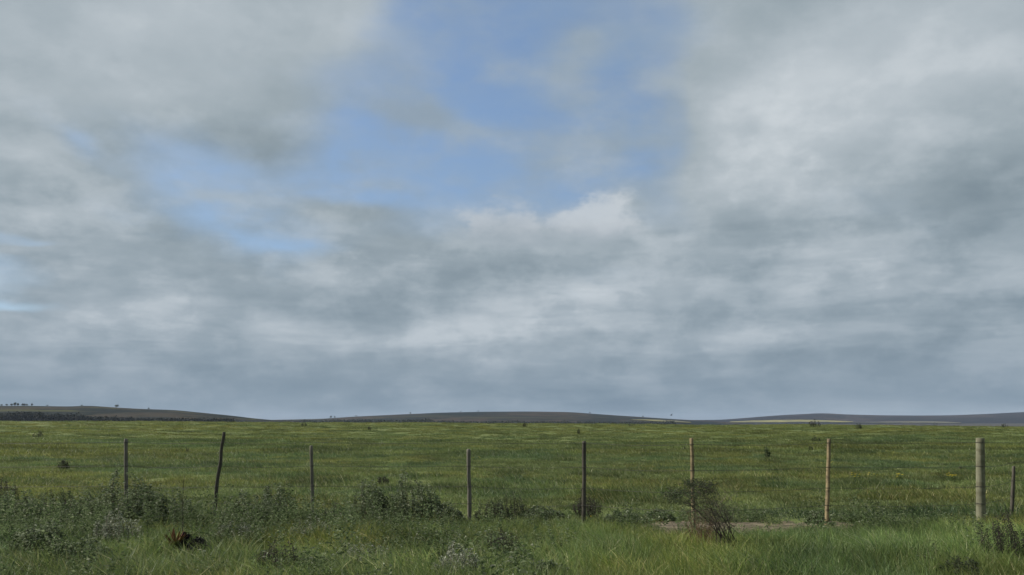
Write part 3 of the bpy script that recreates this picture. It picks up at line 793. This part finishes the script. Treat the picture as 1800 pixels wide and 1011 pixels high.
def build_fence():
    root = empty('wire_fence', (0, 13.5, 0))
    tag(root, 'farm fence of slim uneven wooden posts with thin sagging wires', 'fence')
    mats = {'grey': wood_mat('grey_wood', (.055, .051, .040), (.17, .155, .125)), 'dark': wood_mat('dark_wood', (.030, .027, .022), (.085, .076, .060)),
            'tan': wood_mat('tan_wood', (.12, .09, .048), (.26, .205, .115), stain=(.09, .07, .045)),
            'thick': wood_mat('pale_wood', (.085, .085, .055), (.19, .185, .125), .5, stain=(.10, .095, .06))}
    mw, nt, b = newmat('wire_mat'); b.inputs['Base Color'].default_value = (.07, .065, .055, 1); b.inputs['Metallic'].default_value = .3; b.inputs['Roughness'].default_value = .6
    wz = [CAMZ + ray(900, p)[2] / ray(900, p)[1] * 13.5 for p in WIRE_PY]
    centres = []
    for k, (pxt, pyt, pxf, y, rp, style, lab, kink) in enumerate(POSTS):
        g = np.random.default_rng(900 + k)
        top = ray(pxt, pyt); top = top / top[1] * y; zt = CAMZ + top[2]; xt = top[0]
        xf = (pxf - 900) / F / 1.03 * y; zf = float(ground_h(xf, y)) - .08
        n = 22; t = np.linspace(0, 1, n)
        r = rp * .9 / F * y
        w1 = np.convolve(g.normal(0, 1, n + 6), np.hanning(7) / 3, 'valid') * .007 * kink * 2.0
        w2 = np.convolve(g.normal(0, 1, n + 6), np.hanning(7) / 3, 'valid') * .006 * kink
        px_ = xf + (xt - xf) * t + w1
        if kink == 1: px_ += .012 * np.sin(t * math.pi) + .012 * np.sin(t * 9)
        pts = np.stack([px_, y + w2, zf + (zt - zf) * t], -1)
        pts -= [0, 13.5, 0]
        thick = style == 'thick'
        rr = r * (1.06 - .12 * t) * (1 + (0 if thick else .10) * (g.random(n) - .5) * 1.2)
        sides = 20 if thick else 10
        m = MB()
        # rounded lip at the top
        pts2 = np.vstack([pts, pts[-1] + [0, 0, .006]]); rr2 = np.append(rr, rr[-1] * (.9 if thick else .75))
        V, Q, T = tube(pts2, rr2, None, sides)
        ang = np.arctan2(V[:, 1] - np.interp(V[:, 2], pts[:, 2], pts[:, 1]), V[:, 0] - np.interp(V[:, 2], pts[:, 2], pts[:, 0]))
        if not thick:      # bark ridges
            off = (1 + .10 * np.sin(ang * 3 + k) + .05 * np.sin(ang * 5 + V[:, 2] * 9))
            cx = np.interp(V[:, 2], pts[:, 2], pts[:, 0]); cy = np.interp(V[:, 2], pts[:, 2], pts[:, 1])
            V[:, 0] = cx + (V[:, 0] - cx) * off; V[:, 1] = cy + (V[:, 1] - cy) * off
        m.add(V, Q, T)
        po = m.build('thick_post' if thick else 'post', mats[style], root, smooth=True); po['label'] = lab
        centres.append((pts, r))
        # wire ties wrapped round the post where each strand passes
        for z in wz[:4]:
            if z > zt - .02: continue
            c = [np.interp(z, pts[:, 2], pts[:, i]) for i in range(2)]
            th = np.linspace(0, 2 * math.pi, 15); rad = r * 1.06 + .003
            ring = np.stack([c[0] + rad * np.cos(th), c[1] + rad * np.sin(th), z + .004 * np.sin(th * 2 + k)], -1)
            m = MB()
            for dz in (-.003, .003): m.add(*tube(ring + [0, 0, dz], .0017, .0017, 4, False))
            tail = np.array([ring[3], ring[3] + [.02, -.015, .012], ring[3] + [.035, -.01, .002]])
            m.add(*tube(tail, .002, .0015, 4))
            m.build('wire_tie', mw, po)
    for wi, z in enumerate(wz):
        P = []
        stations = [(-11.5, 0.25)] + [(np.interp(z, c[0][:, 2], c[0][:, 0]), np.interp(z, c[0][:, 2], c[0][:, 1]) - c[1] * 1.05) for c in centres] + [(12.5, 1.6)]
        if wi == 0: stations = stations[:-2] + [(12.5, 1.4)]
        for a, b_ in zip(stations[:-1], stations[1:]):
            for t in np.linspace(0, 1, 10)[:-1]:
                P.append((a[0] + (b_[0] - a[0]) * t, a[1] + (b_[1] - a[1]) * t, z - .018 * math.sin(t * math.pi) * (1 + .5 * math.sin(a[0] + wi))))
        P.append((stations[-1][0], stations[-1][1], z))
        m = MB(); m.add(*tube(P, .0026, .0026, 4)); 
        m.build('wire', mw, root)
build_fence()

# ------------------------------------------------------------------ the leaning broom bush by the sixth post
def build_broom():
    g = np.random.default_rng(42)
    bx, by, bz = at(1280, 10.9)
    root = empty('broom_bush', (bx, by, bz))
    tag(root, 'wind-bent broom bush of bare dark stems leaning left over the tan sixth post', 'bush')
    s = 10.9 / F
    def P(px, py, dy=0.0):     # photo pixels to local metres in the bush's own upright plane
        d = ray(px, py); d = d / d[1] * (by + dy)
        return np.array([d[0] - bx, dy, CAMZ + d[2] - bz])
    st = MB(); tw = MB(); lf = MB(); dry = MB()
    heads = []
    ends = [(1188, 868), (1196, 882), (1206, 872), (1222, 862), (1232, 850), (1238, 868), (1246, 856), (1252, 852), (1256, 862), (1262, 868),
            (1258, 884), (1250, 892), (1240, 900), (1214, 890), (1268, 880), (1272, 900), (1228, 878), (1244, 876), (1280, 905), (1290, 925), (1296, 890), (1272, 915), (1262, 925), (1232, 915)]
    for i, (ex, ey) in enumerate(ends):
        dy = g.normal(0, .16); dyb = g.normal(0, .05)
        b0 = P(1280 + g.normal(0, 12), 966 + g.normal(0, 4), dyb); b0[2] = -.04
        e = P(ex, ey, dy)
        mid = P(1280 - 30 * ((1290 - ex) / 100) + g.normal(0, 9), 908 + g.normal(0, 12), dy * .6)
        t = np.linspace(0, 1, 10)[:, None]
        pts = (1 - t) ** 2 * b0 + 2 * t * (1 - t) * mid + t * t * e + g.normal(0, .012, (10, 3)) * t
        st.add(*tube(pts, 0.0056 if i < 14 else .0038, .0016, 5), col=np.array([.062, .052, .042]) * (.7 + .7 * g.random()))
        heads.append((pts, e))
        for k in range(6):       # side twigs
            u = .45 + .55 * g.random(); p0 = np.array([np.interp(u, t[:, 0], pts[:, q]) for q in range(3)])
            d = np.array([-.5 + g.normal(0, .5), g.normal(0, .5), .25 + g.normal(0, .35)]); d /= np.linalg.norm(d)
            ln = .10 + .16 * g.random()
            pp = np.array([p0, p0 + d * ln * .5 + [0, 0, .01], p0 + d * ln + [-.03, 0, -.02]])
            tw.add(*tube(pp, .0030, .0012, 3), col=np.array([.12, .10, .078]) * (.6 + .7 * g.random()))
    # foliage tufts: dark green clumps at the wind-swept tips
    cl = [(1178, 872, 13, 9), (1190, 870, 12, 10), (1202, 886, 12, 7), (1212, 866, 14, 9), (1222, 874, 12, 12), (1230, 852, 16, 8), (1244, 856, 14, 10), (1254, 862, 10, 14),
          (1214, 852, 11, 6), (1258, 876, 8, 14), (1250, 888, 10, 8), (1240, 866, 18, 10), (1290, 958, 14, 12), (1275, 965, 14, 10), (1222, 892, 10, 5)]
    for (cx, cy, rx, ry) in cl:
        m = 260 if cy < 881 and cx < 1245 else 50
        c = P(cx, cy, g.normal(0, .07)); q = g.normal(0, 1, (m, 3)) * np.array([rx * s * .52, .10, ry * s * .52])
        pos = c + q
        pos[:, 2] += .012
        d = g.normal(0, .5, (m, 3)) + np.array([-.9, 0, .25])
        pal = np.array(DARK + [(.050, .07, .034), (.075, .068, .050)])
        lf.leaves(pos, d, .034, .008, pal[g.integers(0, len(pal), m)] * (.7 + .7 * g.random((m, 1))), g)
    # fine grey leafless sprays through the middle
    for i in range(180):
        cx = g.uniform(1196, 1300); cy = g.uniform(862, 955)
        if cx < 1215 + (cy - 880) * .3: cx += 30
        p0 = P(cx, cy, g.normal(0, .12)); d = np.array([-.45 + g.normal(0, .5), g.normal(0, .4), .6 + g.normal(0, .4)]); d /= np.linalg.norm(d)
        ln = .10 + .18 * g.random()
        tw.add(*tube(np.array([p0, p0 + d * ln * .5, p0 + d * ln + [-.02, 0, 0]]), .0018, .0007, 3), col=np.array([.17, .14, .105]) * (.6 + .7 * g.random()))
    st.build('stems', M_stem, root); tw.build('twigs', M_stem, root); lf.build('foliage', M_leaf, root)
    # reddish dead stalks standing in the grass left of it
    bx2, by2, bz2 = at(1222, 11.2)
    r2 = empty('dead_stalks', (bx2, by2, bz2))
    tag(r2, 'reddish-brown dead stalks standing in the grass at the foot of the tan sixth post', 'dry plant')
    dm = MB()
    for i in range(75):
        b0 = np.array([g.normal(0, .10), g.normal(0, .12), -.03]); h = .18 + .34 * g.random()
        e = b0 + [g.normal(-.02, .09), g.normal(0, .06), h]
        pts = np.array([b0, (b0 + e) / 2 + g.normal(0, .015, 3), e])
        dm.add(*tube(pts, .0032, .0012, 4), col=np.array([.12, .065, .042]) * (.55 + .8 * g.random()))
    dm.build('stalks', M_stem, r2)
    hd = MB()
    m = 260; pos = np.stack([g.normal(-.02, .12, m), g.normal(0, .1, m), g.uniform(.12, .5, m)], -1)
    hd.leaves(pos, g.normal(0, 1, (m, 3)) + [0, 0, .8], .03, .005, np.array([[.13, .075, .05]]) * (.5 + g.random((m, 1))), g)
    hd.build('leaves', M_leaf, r2)  # these loose slivers are the stalks' dry seed heads, not leaves
build_broom()

# ------------------------------------------------------------------ red and yellow rosette plant, its charred clump and the dry stalk
def build_rosette():
    g = np.random.default_rng(4)
    x, y, z = at(334, 10.6)
    root = empty('succulent_plant', (x, y, z + .02)); tag(root, 'spiky succulent rosette with orange-red and yellow leaf tips low in the verge grass', 'plant')
    m = MB()
    for i in range(34):
        a = g.random() * 2 * math.pi; el = g.uniform(.15, 1.1); ln = g.uniform(.11, .20)
        d = np.array([math.cos(a) * math.cos(el), math.sin(a) * math.cos(el), math.sin(el)])
        side = np.cross(d, [0, 0, 1.]); side /= np.linalg.norm(side)
        nrm = np.cross(side, d)
        t = np.array([0, .25, .5, .8, 1.0]); w = np.array([.014, .019, .015, .009, .001])
        c = d * ln * t[:, None] + np.array([0, 0, 1.]) * (t[:, None] ** 2) * .03 + np.array([0, 0, .10])
        V = np.concatenate([c + side * w[:, None], c + nrm * w[:, None] * .25, c - side * w[:, None], c - nrm * w[:, None] * .45])
        k = 5; Q = []
        for q in range(4):
            for s in range(4): Q.append([q * k + s, q * k + s + 1, ((q + 1) % 4) * k + s + 1, ((q + 1) % 4) * k + s])
        red = g.random() < .5
        tipc = np.array([.17, .072, .038]) if red else np.array([.15, .15, .04])
        basec = np.array([.12, .10, .035]) if red else np.array([.10, .13, .035])
        cc = basec + (tipc - basec) * np.clip(np.tile(t, 4)[:, None] * 1.3, 0, 1)
        m.add(V, Q, None, cc * (.75 + .4 * g.random()))
    m.build('leaves', M_stem, root)
    V, Q, T = tube(np.array([[0, 0, -.06], [0, 0, .03], [0, 0, .12]]), np.array([.035, .04, .03]), None, 8)
    m = MB(); m.add(V, Q, T, (.07, .05, .03)); m.build('stem', M_stem, root)
    # dark withered clumps: curled dead leaves packed into rough balls
    for (px, yy, r, hz, lab) in ((349, 10.7, .06, .16, 'small dark purplish withered clump behind the orange-red rosette'),
                                 (371, 10.35, .085, .13, 'larger blackish withered clump right of the orange-red rosette')):
        x, y, z = at(px, yy); rt = empty('withered_clump', (x, y, z)); tag(rt, lab, 'dead plant', 'withered clumps beside the rosette')
        m = MB(); n = 650
        d = g.normal(0, 1, (n, 3)); d /= np.linalg.norm(d, axis=1)[:, None]
        pos = d * r * (.5 + .5 * g.random((n, 1))) * (1, 1, 1.25) + [0, 0, hz]
        cc = np.array([[.016, .014, .018]]) * (.6 + 1.0 * g.random((n, 1)))
        m.leaves(pos, d + g.normal(0, .6, (n, 3)), .055, .016, cc, g)
        m.build('dead_leaves', M_stem, rt)
        V, Q, T = tube(np.array([[0, 0, -.05], [.01, 0, .06], [0, 0, hz]]), .014, .010, 6)
        m = MB(); m.add(V, Q, T, (.03, .022, .018)); m.build('stem', M_stem, rt)
    x, y, z = at(343, 10.9)
    rt = empty('dry_stalk', (x, y, z)); tag(rt, 'tall thin leafless stalk with a few side twigs rising above the weeds behind the rosette', 'dry plant')
    top = ray(344, 836); top = top / top[1] * y; H = CAMZ + top[2] - z
    t = np.linspace(0, 1, 9); pts = np.stack([.012 * np.sin(t * 6), 0 * t, -.03 + (H + .03) * t], -1)
    m = MB(); m.add(*tube(pts, .0055, .0018, 5), col=(.055, .042, .032))
    m.build('stem', M_stem, rt)
    m = MB()
    for i in range(12):
        u = .45 + .5 * g.random(); p0 = np.array([np.interp(u, t, pts[:, q]) for q in range(3)]); a = g.random() * 6.28
        m.add(*tube(np.array([p0, p0 + [math.cos(a) * .03, math.sin(a) * .03, .05], p0 + [math.cos(a) * .045, math.sin(a) * .045, .12]]), .002, .001, 3), col=(.06, .047, .036))
    m.build('twigs', M_stem, rt)
build_rosette()

# ------------------------------------------------------------------ flowers
def flower_plant(px, py, hp, nfl, lab, colr=(.75, .58, .03), seed=0, wp=14):
    g = np.random.default_rng(seed); x, y, z = hit(px, py) if py < 1006 else at(px, 9)
    s = y / F; root = empty('flowering_plant', (x, y, z)); tag(root, lab, 'flower', 'yellow flowering plants in the grass')
    st = MB(); lf = MB()
    for i in range(nfl):
        e = np.array([g.normal(0, wp * s * .4), g.normal(0, wp * s * .4), hp * s * (.6 + .5 * g.random())])
        st.add(*tube(np.array([[0, 0, -.02], e * [.5, .5, .55], e]), .003, .002, 4), col=(.08, .11, .04))
        pr = .018 if y < 20 else .03
        fv = [e + [0, 0, .004]]; ff = []
        for k in range(7):      # petals round one centre
            a = k * 2 * math.pi / 7; d = np.array([math.cos(a), math.sin(a), .35]); sd_ = np.array([-math.sin(a), math.cos(a), 0])
            j = len(fv); fv += [e + d * pr * .6 + sd_ * pr * .32, e + d * pr, e + d * pr * .6 - sd_ * pr * .32]; ff.append([0, j, j + 1, j + 2])
        fm = MB(); fm.add(fv, ff, None, np.array(colr) * (.85 + .3 * g.random())); fm.build('flower_head', M_leaf, root)
    m = 90; pos = np.stack([g.normal(0, wp * s * .3, m), g.normal(0, wp * s * .3, m), g.uniform(.02, hp * s * .7, m)], -1)
    lf.leaves(pos, g.normal(0, 1, (m, 3)) + [0, 0, .6], .05, .018, np.array([[.07, .10, .035]]) * (.7 + .6 * g.random((m, 1))), g)
    st.build('stems', M_stem, root); lf.build('foliage', M_leaf, root)
FL = [(1508, 846, 12, 7, 'yellow flowers in the pasture just right of the tan seventh post'),
      (1538, 842, 10, 4, 'sparse yellow flowers in the pasture, second clump right of the tan seventh post'),
      (1583, 848, 14, 8, 'yellow flowers in the pasture midway between the seventh and the thick post'),
      (1672, 848, 14, 12, 'broadest clump of yellow flowers in the pasture, left of the thick post'),
      (1032, 918, 8, 3, 'single bright yellow flower at the foot of the dark fifth post'),
      (38, 915, 12, 5, 'yellow flowers among weeds at the left edge'),
      (80, 976, 12, 2, 'orange-yellow flower low in the grass near the lower left corner'),
      (835, 812, 8, 4, 'tiny yellow flowers in the pasture behind the fourth post'),
      (1455, 820, 8, 4, 'tiny yellow flowers right behind the tan seventh post')]
for k, f in enumerate(FL): flower_plant(*f, seed=k + 60)

# ------------------------------------------------------------------ far trees
def tree(px, s, hl, hpx, wpx, lab, seed, group, base=None):
    g = np.random.default_rng(seed)
    x, y, z = on_hill(hl, px, s) if hl else base
    sc_ = y / F; h = hpx * sc_ * .9; w = wpx * sc_ * .8
    root = empty('tree', (x, y, z - .4)); tag(root, lab, 'tree', group)
    th = h * .55
    m = MB(); m.add(*tube(np.array([[0, 0, -.5], [.02 * w, 0, th * .5], [0, 0, th]]), max(.12, h * .035), h * .02, 6), col=(.045, .037, .03))
    for i in range(6):
        a = g.random() * 6.28; p0 = np.array([0, 0, th * (.6 + .4 * g.random())]); e = np.array([math.cos(a) * w * .32, math.sin(a) * w * .32, h * (.6 + .3 * g.random())])
        m.add(*tube(np.array([p0, (p0 + e) / 2 + [0, 0, -.04 * h], e]), h * .015, h * .006, 4), col=(.045, .037, .03))
    m.build('trunk', M_stem, root)
    cm = MB()
    for i in range(9):
        a = g.random() * 6.28; rr = w * .5 * g.random() ** .6 * .75; c = np.array([math.cos(a) * rr, math.sin(a) * rr, h * (.42 + .42 * g.random())])
        n = 55; pos = c + g.normal(0, 1, (n, 3)) * np.array([w * .13, w * .13, h * .12])
        cm.leaves(pos, g.normal(0, 1, (n, 3)), max(.25, h * .14), max(.16, h * .09), np.array(DARK)[g.integers(0, 3, n)] * (.7 + .6 * g.random((n, 1))), g, droop=.1)
    cm.build('crown', M_leaf, root)
G1 = 'trees along the skyline of the left hill'; G2 = 'trees along the skyline of the middle hill'
TREES = [(20, H_left, 4, 5, 'leftmost lone low tree on the left hill skyline', G1), (29, H_left, 4, 5, 'small tree just left of the tallest skyline clump', G1),
 (37, H_left, 5, 6, 'tree at the left end of the tallest skyline clump', G1), (42, H_left, 7, 7, 'tallest round tree of the skyline clump on the left hill', G1),
 (48, H_left, 5.5, 6, 'tree just right of the tallest tree in the skyline clump', G1), (56, H_left, 5, 5, 'tree in the gap right of the skyline clump', G1),
 (59, H_left, 5, 4, 'narrow tree touching the one in the gap right of the skyline clump', G1), (63, H_left, 4, 5, 'low tree right of the narrow skyline tree', G1),
 (72, H_left, 5, 4, 'lone umbrella-shaped tree right of the skyline clump', G1), (99, H_left, 3, 5, 'low bushy tree midway along the left hill skyline', G1),
 (158, H_left, 3, 4, 'little tree on the hump of the left hill', G1), (218, H_left, 6, 8, 'big dark rounded tree alone on the left hill skyline', G1),
 (274, H_left, 3.5, 3.5, 'last small tree on the right slope of the left hill', G1),
 (453, H_mid, 4, 6, 'tree standing in the dip between left and middle hills', G2), (588, H_mid, 4.5, 5, 'larger tree of a pair at the left foot of the middle hill', G2),
 (595, H_mid, 3.5, 4, 'smaller tree of a pair at the left foot of the middle hill', G2), (632, H_mid, 2.5, 5, 'low tree on the left slope of the middle hill', G2),
 (725, H_mid, 3.5, 4, 'lone tree halfway up the left slope of the middle hill', G2), (812, H_mid, 3, 2, 'thin lone tree near the top of the middle hill', G2),
 (842, H_mid, 3, 2, 'thin lone tree on the flat top of the middle hill', G2), (1034, H_mid, 3, 4, 'lone tree on the right slope of the middle hill', G2),
 (1125, H_mid, 2.5, 4, 'low tree far down the right slope of the middle hill', G2)]
for k, (px, hl, hp, wp, lab, gp) in enumerate(TREES): tree(px, -.01, hl, hp, wp, lab, 300 + k, gp)

# the dark wood along the foot of the left hill, one mass of crowns
def build_woods():
    g = np.random.default_rng(12); m = MB()
    prof = [(-300, 11), (0, 10), (20, 11), (45, 13), (60, 13.5), (75, 12), (85, 13), (96, 10), (110, 8.5), (120, 10.5), (150, 10), (165, 7), (180, 6), (215, 5.5), (260, 3.5), (300, 3), (400, 2)]
    for i in range(1500):
        px = g.uniform(-300, 420); y = 1020 + g.uniform(-40, 60)
        hp = np.interp(px, [p[0] for p in prof], [p[1] for p in prof]) * (.75 + .4 * g.random())
        x = (px - 900) / F / .99 * y; zb = float(ground_h(x, y)); zt = CAMZ + (-2.0 + hp) * y / F
        n = 26; c = np.array([x, y, zt - 1.8])
        pos = c + g.normal(0, 1, (n, 3)) * [1.7, 1.7, 1.0]; pos[: n // 3, 2] -= g.uniform(1.5, 7, n // 3)
        m.leaves(pos, g.normal(0, 1, (n, 3)), 2.2, 1.7, np.array(DARK)[g.integers(0, 3, n)] * .22 * (.6 + .7 * g.random((n, 1))), g, droop=.1)
        m.add(*tube(np.array([[x, y, zb - .5], [x, y, zt - 1.8]]), .22, .12, 4, False), col=(.04, .035, .03))
    tag(m.build('woods', M_leaf), kind='stuff')
    # low scrub in the hollow at the foot of the middle hill
    m = MB()
    for i in range(900):
        px = g.uniform(330, 1180); y = g.uniform(1500, 1780); w = .45 + .75 * float(vnoise(px / 28, 2.2, 9))
        if px > 1000 and not 1165 < px < 1200: w *= .5
        x = (px - 900) / F / .99 * y; top = CAMZ + (-5.0 + 6.0 * w * (1 if 540 < px < 760 else .55)) * y / F
        n = 14; pos = np.array([x, y, top - 2]) + g.normal(0, 1, (n, 3)) * [3.5, 2, .8]; pos[: n // 2, 2] -= g.uniform(0, 4, n // 2)
        m.leaves(pos, g.normal(0, 1, (n, 3)) * [1, 1, .6], 3.0, 2.2, np.array(DARK)[g.integers(0, 3, n)] * .35 * (.8 + .7 * g.random((n, 1))), g, droop=.1)
    tag(m.build('scrub', M_leaf), kind='stuff')
build_woods()

# ------------------------------------------------------------------ bird
def build_bird():
    Y = 70; d = ray(1180, 730); d = d / d[1] * Y
    bm_v = [(-.0, 0, 0), (.10, 0, .012), (.16, 0, .03), (-.10, 0, -.005), (-.19, 0, -.015),
            (.03, .10, .05), (.0, .22, .10), (-.05, .33, .08), (.03, -.10, .06), (.0, -.20, .13), (-.05, -.30, .15)]
    ed = [(0, 1), (1, 2), (0, 3), (3, 4), (0, 5), (5, 6), (6, 7), (0, 8), (8, 9), (9, 10)]
    rad = [(.05, .045), (.035, .035), (.022, .022), (.035, .03), (.03, .01), (.05, .012), (.045, .008), (.012, .005), (.05, .012), (.045, .008), (.012, .005)]
    me = bpy.data.meshes.new('bird'); me.from_pydata(bm_v, ed, [])
    m, nt, b = newmat('bird_mat'); b.inputs['Base Color'].default_value = (.015, .015, .017, 1)
    o = link('bird', me, m); o.location = (d[0], Y, CAMZ + d[2]); o.rotation_euler = (R(28), R(-18), R(205)); o.scale = (.5, .5, .5)
    sk = o.modifiers.new('skin', 'SKIN'); o.modifiers.new('sub', 'SUBSURF').levels = 1
    if not me.skin_vertices: 
        bpy.context.view_layer.objects.active = o
    for v, r in zip(me.skin_vertices[0].data, rad): v.radius = r
    me.skin_vertices[0].data[0].use_root = True
    tag(o, 'small black bird flying low above the field edge with raised wings', 'bird')
try: build_bird()
except Exception as e: print('bird', e)

# ------------------------------------------------------------------ haze
def build_haze():
    bm = np.array([(x, y, z) for x in (-9000, 9000) for y in (-60, 9000) for z in (-16, 60)], float)
    q = [[0, 1, 3, 2], [4, 6, 7, 5], [0, 4, 5, 1], [2, 3, 7, 6], [0, 2, 6, 4], [1, 5, 7, 3]]
    me = npmesh('haze', bm, [q]); m = bpy.data.materials.new('haze_mat'); m.use_nodes = True; nt = m.node_tree
    nt.nodes.remove(nt.nodes['Principled BSDF'])
    v = nt.nodes.new('ShaderNodeVolumePrincipled'); v.inputs['Density'].default_value = .00005
    v.inputs['Color'].default_value = (.62, .74, .95, 1); v.inputs['Anisotropy'].default_value = 0.0
    nt.links.new(v.outputs[0], nt.nodes['Material Output'].inputs['Volume'])
    tag(link('haze', me, m), kind='stuff')
build_haze()
